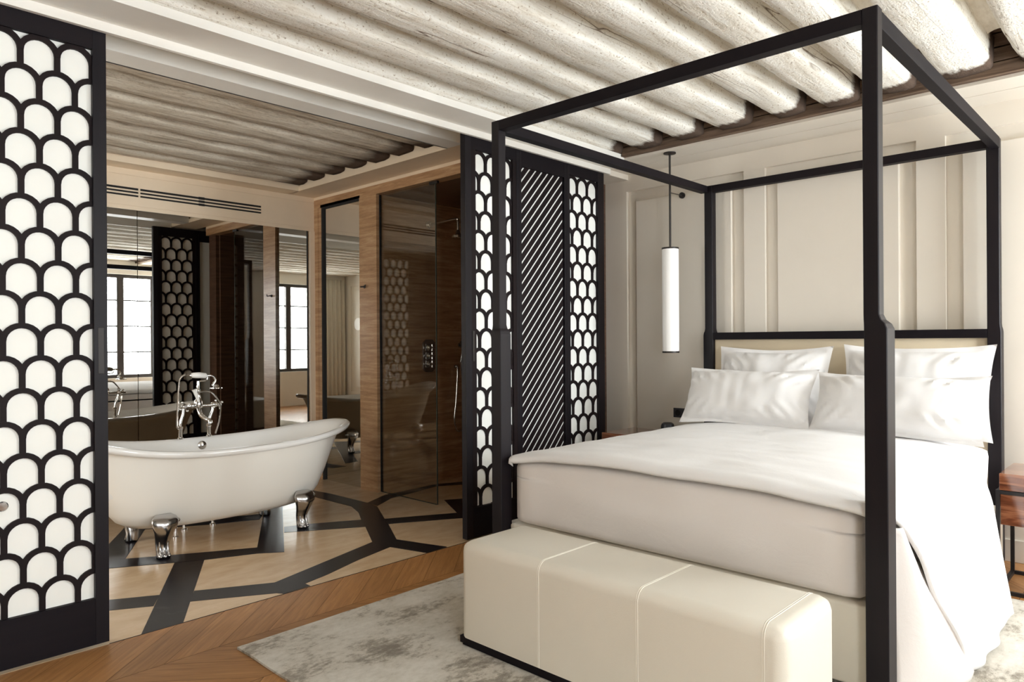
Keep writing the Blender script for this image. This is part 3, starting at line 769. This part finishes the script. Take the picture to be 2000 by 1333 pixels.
# ------------------------------------------------------------------ leather bench
bn = thing('bench', 'cream leather box bench on a dark plinth at the foot of the bed', 'bench', (2.24, 1.545, 0.0125))
b = NB(); box(b, 2.05, 2.43, 0.86, 2.24, 0.0125, 0.052); box(b, 2.042, 2.062, 0.85, 2.248, 0.024, 0.052)
obj('plinth', b, M['dark_oak_y'], bn)
b = NB(); box(b, 2.04, 2.44, 0.845, 2.25, 0.05, 0.455)
bmesh.ops.bevel(b, geom=[e for e in b.edges if max(v.co.z for v in e.verts) > 0.4 or abs(e.verts[0].co.z-e.verts[1].co.z) > 0.1], offset=0.045, segments=7, affect='EDGES', profile=0.5)
bmesh.ops.subdivide_edges(b, edges=[e for e in b.edges if e.calc_length() > 0.3], cuts=6, use_grid_fill=True)
seat = obj('seat_body', b, M['leather'], bn, True)
for ys in (1.80, 1.354, 0.912):
    b = NB(); pts = [(2.0395, ys, 0.052)]
    for k in range(1, 8): pts.append((2.0395, ys, 0.052+0.358*k/8))
    for k in range(0, 9):
        a = k/8*PI/2; pts.append((2.085-0.0455*math.cos(a), ys, 0.410+0.0455*math.sin(a)))
    pts += [(2.20, ys, 0.4555), (2.395, ys, 0.4555)]
    for k in range(0, 7):
        a = k/6*PI/2; pts.append((2.395+0.0455*math.sin(a), ys, 0.410+0.0455*math.cos(a)))
    pts.append((2.4405, ys, 0.06))
    tube(b, pts, 0.0011, 6); tube(b, [(p[0], p[1]+0.007, p[2]) for p in pts], 0.0008, 5)
    obj('seam', b, M['seam'], seat, True)

# ------------------------------------------------------------------ bathtub
TX, TY, TA, TB = 2.15, 4.765, 0.985, 0.385
tub = thing('bathtub', 'freestanding cream double-ended bathtub with white inside on silver claw feet', 'bathtub', (TX, TY, 0.001))
def zr(u): return 0.605+(0.150 if u < 0 else 0.085)*abs(u)**2.6
def tubring(bm, fa, fb, zf, n=96, off=0.0, zoff=0.0):
    out = []
    for i in range(n):
        t_ = 2*PI*i/n; c, s = math.cos(t_), math.sin(t_)
        e = 2/2.35
        ux = math.copysign(abs(c)**e, c); uy = math.copysign(abs(s)**e, s)
        x = ux*(TA*fa+off); y = uy*(TB*fb+off)
        zt = zr(ux*fa); z = 0.148+(zt-0.148)*zf+zoff
        out.append(bm.verts.new((TX+x, TY+y, z)))
    return out
def skin(bm, R):
    for A, B in zip(R, R[1:]):
        n = len(A)
        for i in range(n): bm.faces.new((A[i], A[(i+1) % n], B[(i+1) % n], B[i]))
b = NB()
prof = [(0.30, 0.20, 0.0), (0.50, 0.45, 0.002), (0.60, 0.60, 0.03), (0.665, 0.70, 0.10), (0.715, 0.77, 0.22), (0.765, 0.82, 0.42), (0.81, 0.855, 0.62), (0.86, 0.885, 0.84), (0.885, 0.90, 0.93), (0.905, 0.915, 0.97)]
R = [tubring(b, *p) for p in prof]; skin(b, R); b.faces.new(R[0])
body = obj('tub_body', b, M['tubout'], tub, 'all')
b = NB()
rim = [(0.905, 0.915, 0.965, 0, 0), (0.94, 0.945, 0.965, 0, -0.004), (0.965, 0.975, 0.97, 0, -0.004), (0.985, 0.995, 0.985, 0, 0), (0.99, 1.0, 1.0, 0, 0.008), (0.975, 0.985, 1.02, 0, 0.012), (0.945, 0.95, 1.025, 0, 0.012), (0.915, 0.91, 1.01, 0, 0.004), (0.885, 0.86, 0.95, 0, 0), (0.84, 0.82, 0.75, 0, 0), (0.78, 0.78, 0.45, 0, 0), (0.70, 0.72, 0.20, 0, 0), (0.60, 0.60, 0.09, 0, 0), (0.4, 0.35, 0.06, 0, 0)]
R = [tubring(b, p[0], p[1], p[2], 96, p[3], p[4]) for p in rim]; skin(b, R); b.faces.new(R[-1])
bas = obj('basin', b, M['enamel'], tub, 'all')
b = NB(); lathe(b, [(0.030, 0), (0.030, 0.008), (0.022, 0.012), (0.006, 0.010)], (2.163, TY+TB*0.865, 0.572), (0, -1, 0.15), 24); lathe(b, [(0.017, 0.010), (0.017, 0.017), (0.004, 0.019)], (2.163, TY+TB*0.865, 0.572), (0, -1, 0.15), 20)
obj('overflow', b, M['chrome'], tub, True)
def foot(x, y, sy, sx):
    """claw foot, knee against the tub, toes outward (sy = -1 towards the bedroom)"""
    b = NB()
    secs = [(0.266, 0.015, 0.046, 0.010), (0.252, 0.036, 0.070, 0.018), (0.228, 0.050, 0.080, 0.026), (0.196, 0.050, 0.072, 0.030), (0.165, 0.040, 0.059, 0.030), (0.13, 0.022, 0.050, 0.027), (0.095, 0.006, 0.043, 0.024), (0.06, 0.000, 0.038, 0.023), (0.035, 0.006, 0.038, 0.026), (0.016, 0.012, 0.040, 0.031), (0.003, 0.012, 0.037, 0.029)]
    R = []; n = 22
    for z, o_, rx, ry in secs:
        ring = []
        for i in range(n):
            a = 2*PI*i/n; ridge = 1+0.42*math.exp(-((a-PI/2 if sy > 0 else a-3*PI/2)**2)*9)
            ring.append(b.verts.new((x+rx*math.cos(a), y+sy*o_+ry*math.sin(a)*ridge, z)))
        R.append(ring)
    skin(b, R); b.faces.new(R[0]); b.faces.new(R[-1])
    for k in (-1, 0, 1):
        ball(b, (x+k*0.024, y+sy*(0.038-0.008*abs(k)), 0.017), 0.0165, 0.85, 1.5, 1.0, 12)
        tube(b, [(x+k*0.026, y+sy*0.046, 0.150), (x+k*0.024, y+sy*0.024, 0.105), (x+k*0.022, y+sy*0.026, 0.060), (x+k*0.024, y+sy*0.044, 0.022)], 0.0075, 8, 3)
    ball(b, (x+0.080, y+sy*0.036, 0.222), 0.013)
    return obj('claw_foot', b, M['nickel'], tub, 'all')
for fx in (1.672, 2.606):
    for (fy, sy) in ((4.512, -1), (5.018, 1)): foot(fx, fy, sy, 1)
b = NB()
b.free()
for x, y, rr in ((2.02, 5.06, 0.009), (2.22, 5.06, 0.010), (1.90, 4.9, 0.012)):
    b = NB(); lathe(b, [(0.020, 0.001), (0.020, 0.010), (rr, 0.014), (rr, 0.19)], (x, y, 0), (0, 0, 1), 16)
    obj('waste_pipe', b, M['chrome'], tub, True)

# ------------------------------------------------------------------ bath mixer tap
YT = 5.09
tp = thing('bath_mixer_tap', 'old-fashioned chrome bath mixer tap with white handles and hand shower on the tub rim', 'tap', (2.115, YT, 0.632))
for (pts, x0) in (([(2.012, YT, 0.634), (2.012, YT, 0.735), (2.030, YT, 0.80), (2.038, YT, 0.855)], 2.012), ([(2.211, YT, 0.634), (2.211, YT, 0.735), (2.236, YT, 0.81), (2.245, YT, 0.853)], 2.211)):
    b = NB(); tube(b, pts, 0.0095, 12, 6)
    lathe(b, [(0.020, 0.632), (0.020, 0.64), (0.014, 0.645), (0.014, 0.70), (0.018, 0.704), (0.018, 0.716), (0.011, 0.722)], (x0, YT, 0), (0, 0, 1), 18)
    obj('standpipe', b, M['chrome'], tp, True)
b = NB()
tube(b, [(2.02, YT, 0.858), (2.30, YT, 0.852)], 0.012, 14)
for x in (2.038, 2.095, 2.245): ball(b, (x, YT, 0.857), 0.020, n=16)
lathe(b, [(0.026, -0.02), (0.030, 0), (0.026, 0.03), (0.016, 0.045), (0.012, 0.09), (0.015, 0.095), (0.015, 0.105), (0.009, 0.115), (0.009, 0.17)], (2.137, YT, 0.86), (0, 0, 1), 18)
tube(b, [(2.137, YT, 0.845), (2.143, YT-0.03, 0.79), (2.160, YT-0.075, 0.765), (2.170, YT-0.105, 0.755), (2.172, YT-0.112, 0.735)], [0.016, 0.016], 12, 5)
obj('mixer_body', b, M['chrome'], tp, True)
for (x, sg) in ((2.03, -1), (2.262, 1)):
    b = NB(); c = (x, YT-0.03, 0.857)
    lathe(b, [(0.012, -0.03), (0.016, 0.0), (0.010, 0.014)], c, (0, -1, 0), 16)
    for k in range(4):
        a = k*PI/2+0.5; d = Vector((math.cos(a), 0, math.sin(a)))
        p = Vector(c)+Vector((0, -0.006, 0)); tube(b, [p, p+d*0.030], 0.0055, 8); ball(b, p+d*0.034, 0.009, n=10)
    obj('cross_handle', b, M['chrome'], tp, True)
b = NB(); tube(b, [(2.133, YT-0.02, 0.885), (2.122, YT-0.024, 0.91), (2.100, YT-0.03, 0.962), (2.096, YT-0.03, 0.972)], [0.008, 0.017], 14)
tag(obj('lever', b, M['ceramic'], tp, True), 'white ceramic lever')
b = NB(); tube(b, [(2.138, YT, 1.01), (2.138, YT, 1.020), (2.150, YT, 1.028), (2.185, YT, 1.030), (2.200, YT, 1.040), (2.203, YT, 1.056)], 0.0055, 8, 5)
tube(b, [(2.138, YT, 0.955), (2.128, YT, 0.985), (2.138, YT, 1.02)], 0.005, 8, 5)
obj('cradle', b, M['chrome'], tp, True)
hs = NB(); tube(hs, [(2.088, YT, 1.071), (2.098, YT, 1.072), (2.143, YT, 1.071), (2.188, YT, 1.066), (2.198, YT, 1.064)], [0.011, 0.019, 0.022, 0.019, 0.010], 14)
hso = tag(obj('hand_shower', hs, M['ceramic'], tp, True), 'white ceramic handle of the hand shower')
b = NB(); tube(b, [(2.197, YT, 1.064), (2.225, YT, 1.066), (2.250, YT, 1.053), (2.260, YT, 1.025), (2.245, YT, 1.005), (2.240, YT, 0.992)], 0.0075, 10, 6)
lathe(b, [(0.012, 1.000), (0.016, 0.992), (0.020, 0.985), (0.042, 0.978), (0.043, 0.972), (0.02, 0.968)], (2.266, YT, 0), (0, 0, 1), 22)
obj('shower_rose', b, M['chrome'], hso, True)
b = NB(); tube(b, [(2.088, YT, 1.071), (2.075, YT, 1.072)], 0.009, 10); obj('ferrule', b, M['chrome'], hso, True)
b = NB(); tube(b, [(2.075, YT, 1.073), (2.044, YT-0.004, 1.079), (2.008, YT-0.01, 1.052), (1.996, YT-0.012, 0.98), (1.992, YT-0.012, 0.88), (1.984, YT-0.014, 0.76), (1.985, YT-0.015, 0.715), (2.004, YT-0.014, 0.705)], 0.0062, 9, 8)
tube(b, [(2.133, YT-0.03, 0.955), (2.175, YT-0.035, 0.958), (2.212, YT-0.04, 0.947), (2.25, YT-0.045, 0.905), (2.273, YT-0.045, 0.865), (2.279, YT-0.04, 0.823), (2.268, YT-0.03, 0.729), (2.248, YT-0.02, 0.650)], 0.0062, 9, 8)
obj('hose', b, M['chrome'], tp, True)

# ------------------------------------------------------------------ shower
sg = thing('shower_glass', 'frameless clear glass shower panel beside the stone pillar', 'shower screen', (3.70, 4.325, 0.001))
b = NB(); box(b, 3.696, 3.704, 4.333, 5.062, 0.003, 2.572); obj('glass_pane', b, M['glass'], sg)
b = NB(); box(b, 3.6955, 3.7045, 4.327, 4.333, 0.003, 2.572); box(b, 3.6955, 3.7045, 4.333, 5.062, 0.001, 0.006); obj('edge_trim', b, M['glassedge'], sg)
b = NB(); box(b, 3.690, 3.710, 5.062, 5.070, 0.003, 2.572); obj('wall_channel', b, M['darkgap'], sg)
b = NB(); box(b, 3.688, 3.712, 4.30, 4.40, 2.556, 2.577, 0.003); obj('ceiling_clamp', b, M['bronze'], sg)
YS = 5.07
sh = thing('overhead_shower', 'chrome wall arm shower head inside the shower', 'shower', (4.245, YS, 2.36))
b = NB(); lathe(b, [(0.036, 0.0), (0.036, 0.008), (0.022, 0.020), (0.020, 0.03), (0.012, 0.034)], (4.245, YS, 2.375), (0, -1, 0), 22); obj('wall_flange', b, M['chrome'], sh, True)
b = NB(); tube(b, [(4.245, YS, 2.375), (4.245, YS-0.36, 2.385), (4.245, YS-0.395, 2.37), (4.245, YS-0.40, 2.33), (4.245, YS-0.40, 2.27)], 0.010, 12, 6); obj('arm', b, M['chrome'], sh, True)
b = NB(); lathe(b, [(0.012, 2.285), (0.018, 2.27), (0.022, 2.255), (0.055, 2.235), (0.058, 2.215), (0.05, 2.208)], (4.245, YS-0.40, 0), (0, 0, 1), 24); obj('rose', b, M['chrome'], sh, True)
vp = thing('shower_valve', 'chrome octagonal shower valve plate with stacked controls', 'shower valve', (4.232, YS, 1.17))
b = NB(); hw, hh, c = 0.070, 0.150, 0.030
prism(b, [(4.232-hw+c, 1.17-hh), (4.232+hw-c, 1.17-hh), (4.232+hw, 1.17-hh+c), (4.232+hw, 1.17+hh-c), (4.232+hw-c, 1.17+hh), (4.232-hw+c, 1.17+hh), (4.232-hw, 1.17+hh-c), (4.232-hw, 1.17-hh+c)], 1, YS-0.014, YS)
obj('valve_plate', b, M['nickel'], vp)
for z in (1.245, 1.17, 1.095):
    b = NB(); lathe(b, [(0.030, 0.0), (0.028, 0.02), (0.014, 0.026), (0.014, 0.045)], (4.232, YS-0.014, z), (0, -1, 0), 18)
    tube(b, [(4.197, YS-0.055, z), (4.267, YS-0.055, z)], 0.009, 10); tube(b, [(4.232, YS-0.055, z-0.03), (4.232, YS-0.055, z+0.03)], 0.008, 10)
    obj('control_handle', b, M['chrome'], vp, True)
hr = thing('hand_shower_set', 'small chrome hand shower with looped hose hanging in the shower', 'hand shower', (4.62, YS, 1.2))
b = NB(); lathe(b, [(0.026, 0.0), (0.024, 0.012), (0.012, 0.018), (0.012, 0.05)], (4.625, YS, 1.265), (0, -1, 0), 18); obj('wall_bracket', b, M['nickel'], hr, True)
b = NB(); tube(b, [(4.600, YS-0.06, 1.27), (4.605, YS-0.055, 1.20), (4.59, YS-0.05, 1.10)], 0.010, 10, 4); lathe(b, [(0.012, 0), (0.028, -0.012), (0.028, -0.022)], (4.605, YS-0.07, 1.285), (0, -1, 0.2), 16); obj('handset', b, M['nickel'], hr, True)
b = NB(); lathe(b, [(0.018, 0), (0.016, 0.02), (0.008, 0.03)], (4.565, YS, 1.06), (0, -1, 0), 14); obj('hose_outlet', b, M['nickel'], hr, True)
b = NB(); tube(b, [(4.565, YS-0.03, 1.06), (4.555, YS-0.04, 0.95), (4.525, YS-0.05, 0.72), (4.505, YS-0.05, 0.55), (4.545, YS-0.05, 0.45), (4.62, YS-0.05, 0.47), (4.655, YS-0.05, 0.56), (4.635, YS-0.05, 0.80), (4.60, YS-0.05, 1.0), (4.59, YS-0.05, 1.10)], 0.0055, 8, 7); obj('hose', b, M['nickel'], hr, True)
hk = NB(); lathe(hk, [(0.014, 0), (0.014, 0.006), (0.006, 0.008), (0.006, 0.03)], (3.66, 5.245, 1.785), (-1, 0, 0), 14); tube(hk, [(3.632, 5.265, 1.785), (3.632, 5.20, 1.782), (3.632, 5.195, 1.80)], 0.006, 8)
tag(obj('robe_hook', hk, M['black'], None, True), 'small black robe hook on the stone pillar', 'hook')
# linear air vent above the mirror
vt = thing('air_vent', 'long black slotted air vent in the cream band above the mirror', 'air vent', (2.0, 6.068, 2.50))
for (z0, z1) in ((2.520, 2.536), (2.494, 2.507), (2.467, 2.480)):
    b = NB(); box(b, 0.6, 2.082, 6.0665, 6.0705, z0, z1); box(b, 2.098, 3.12, 6.0665, 6.0705, z0, z1); box(b, 2.56, 2.61, 6.0655, 6.069, z0-0.003, z1+0.003)
    obj('slot', b, M['darkgap'], vt)

# ------------------------------------------------------------------ pendant lamp
pl = thing('pendant_lamp', 'slim white tube pendant lamp hanging beside the head of the bed', 'pendant lamp', (4.62, 2.76, 2.68))
px, py = 4.62, 2.762
b = NB(); lathe(b, [(0.045, 2.6815), (0.045, 2.674), (0.012, 2.670)], (px, py, 0), (0, 0, 1), 24); obj('ceiling_rose', b, M['bronze'], pl, True)
b = NB(); tube(b, [(px, py, 2.672), (px, py, 1.985)], 0.0075, 10); obj('rod', b, M['bronze'], pl, True)
b = NB(); tube(b, [(px, py, 2.388), (4.985, 2.872, 2.436)], 0.004, 8); lathe(b, [(0.024, 0), (0.024, 0.018)], (XR+0.001, 2.876, 2.438), (-1, 0, 0), 18); obj('wall_stay', b, M['bronze'], pl, True)
b = NB(); lathe(b, [(0.059, 1.218), (0.0605, 1.23), (0.0605, 1.965), (0.059, 1.975)], (px, py, 0), (0, 0, 1), 40); obj('shade', b, M['opal'], pl, True)
b = NB(); lathe(b, [(0.062, 1.970), (0.062, 1.982), (0.015, 1.988)], (px, py, 0), (0, 0, 1), 32); obj('end_cap', b, M['bronze'], pl, True)
b = NB(); lathe(b, [(0.062, 1.206), (0.062, 1.219)], (px, py, 0), (0, 0, 1), 32); obj('end_cap', b, M['bronze'], pl, True)

# ------------------------------------------------------------------ nightstands
def nightstand(label, y0, y1):
    xa, xb = 4.33, 4.76
    r = thing('nightstand', label, 'nightstand', (xa, (y0+y1)/2, 0.0))
    t_ = 0.018
    for (x, y) in ((xa, y0), (xa, y1-t_), (xb-t_, y0), (xb-t_, y1-t_)):
        b = NB(); box(b, x, x+t_, y, y+t_, 0.0015, 0.527); obj('leg', b, M['blackmetal'], r)
    for z in (0.001, 0.507):
        b = NB(); e = 0.018
        box(b, xa, xa+t_, y0+t_, y1-t_, z, z+e); box(b, xb-t_, xb, y0+t_, y1-t_, z, z+e)
        box(b, xa+t_, xb-t_, y0, y0+t_, z, z+e); box(b, xa+t_, xb-t_, y1-t_, y1, z, z+e)
        obj('frame_rail', b, M['blackmetal'], r)
    b = NB(); box(b, xa+0.008, xb-0.01, y0+0.02, y1-0.02, 0.352, 0.506, 0.001); dr = obj('drawer', b, M['rosewood'], r)
    b = NB(); box(b, xa+0.004, xb-0.01, y0+0.016, y1-0.016, 0.527, 0.612, 0.0015); obj('top_box', b, M['rosewood'], r)
    return r
nightstand('polished rosewood nightstand on a black metal frame at the right edge', 0.17, 0.712)
nightstand('nightstand hidden between the bed and the lattice screen, carrying the black dome', 2.70, 3.20)
b = NB(); lathe(b, [(0.040, 0.613), (0.048, 0.618), (0.049, 0.66), (0.044, 0.678), (0.030, 0.688), (0.004, 0.691)], (4.64, 2.805, 0), (0, 0, 1), 28)
tag(obj('bedside_clock', b, M['black'], None, True), 'small black dome-shaped object on the left nightstand, just above the duvet', 'clock')
b = NB(); box(b, XR-0.009, XR-0.0005, 2.805, 2.965, 0.688, 0.762, 0.002)
ot = tag(obj('wall_socket', b, M['black'], None), 'black wall socket plate behind the front left pillow', 'socket')
b = NB(); lathe(b, [(0.024, 0), (0.024, 0.003), (0.018, 0.001)], (XR-0.009, 2.925, 0.725), (-1, 0, 0), 20); obj('socket_well', b, M['darkgap'], ot, True)

# ------------------------------------------------------------------ seen only in the mirrors: curtains, sconce
def curtain(label, x0, x1, mat, seed):
    b = NB(); y = YW+0.07
    def fn(u, v):
        x = x0+(x1-x0)*u
        return (x, y+0.030*math.sin((x-x0)*60+seed+0.4*math.sin(v*3))*(0.6+0.4*v), 0.02+2.62*(1-v))
    grid(b, fn, 60, 12)
    o = obj('curtain', b, mat, None, 'all'); md = o.modifiers.new('thick', 'SOLIDIFY'); md.thickness = 0.004
    tag(o, label, 'curtain', 'curtains beside the windows')
curtain('beige curtain in the room corner, seen in the tall narrow mirror', -1.38, -0.80, M['curtain'], 0)
curtain('pale curtain at the bright window seen in the mirror behind the bathtub', 4.86, 4.985, M['sheer'], 2)
sc = thing('wall_sconce', 'round white disc wall light on the left wall, seen in the tall narrow mirror', 'wall light', (XL, -0.62, 1.68))
b = NB(); lathe(b, [(0.03, 0), (0.03, 0.05)], (XL+0.001, -0.62, 1.68), (1, 0, 0), 16); obj('wall_mount', b, M['bronze'], sc, True)
b = NB(); lathe(b, [(0.125, 0.05), (0.13, 0.055), (0.13, 0.065), (0.12, 0.07)], (XL, -0.62, 1.68), (1, 0, 0), 40); obj('disc', b, M['opal'], sc, True)
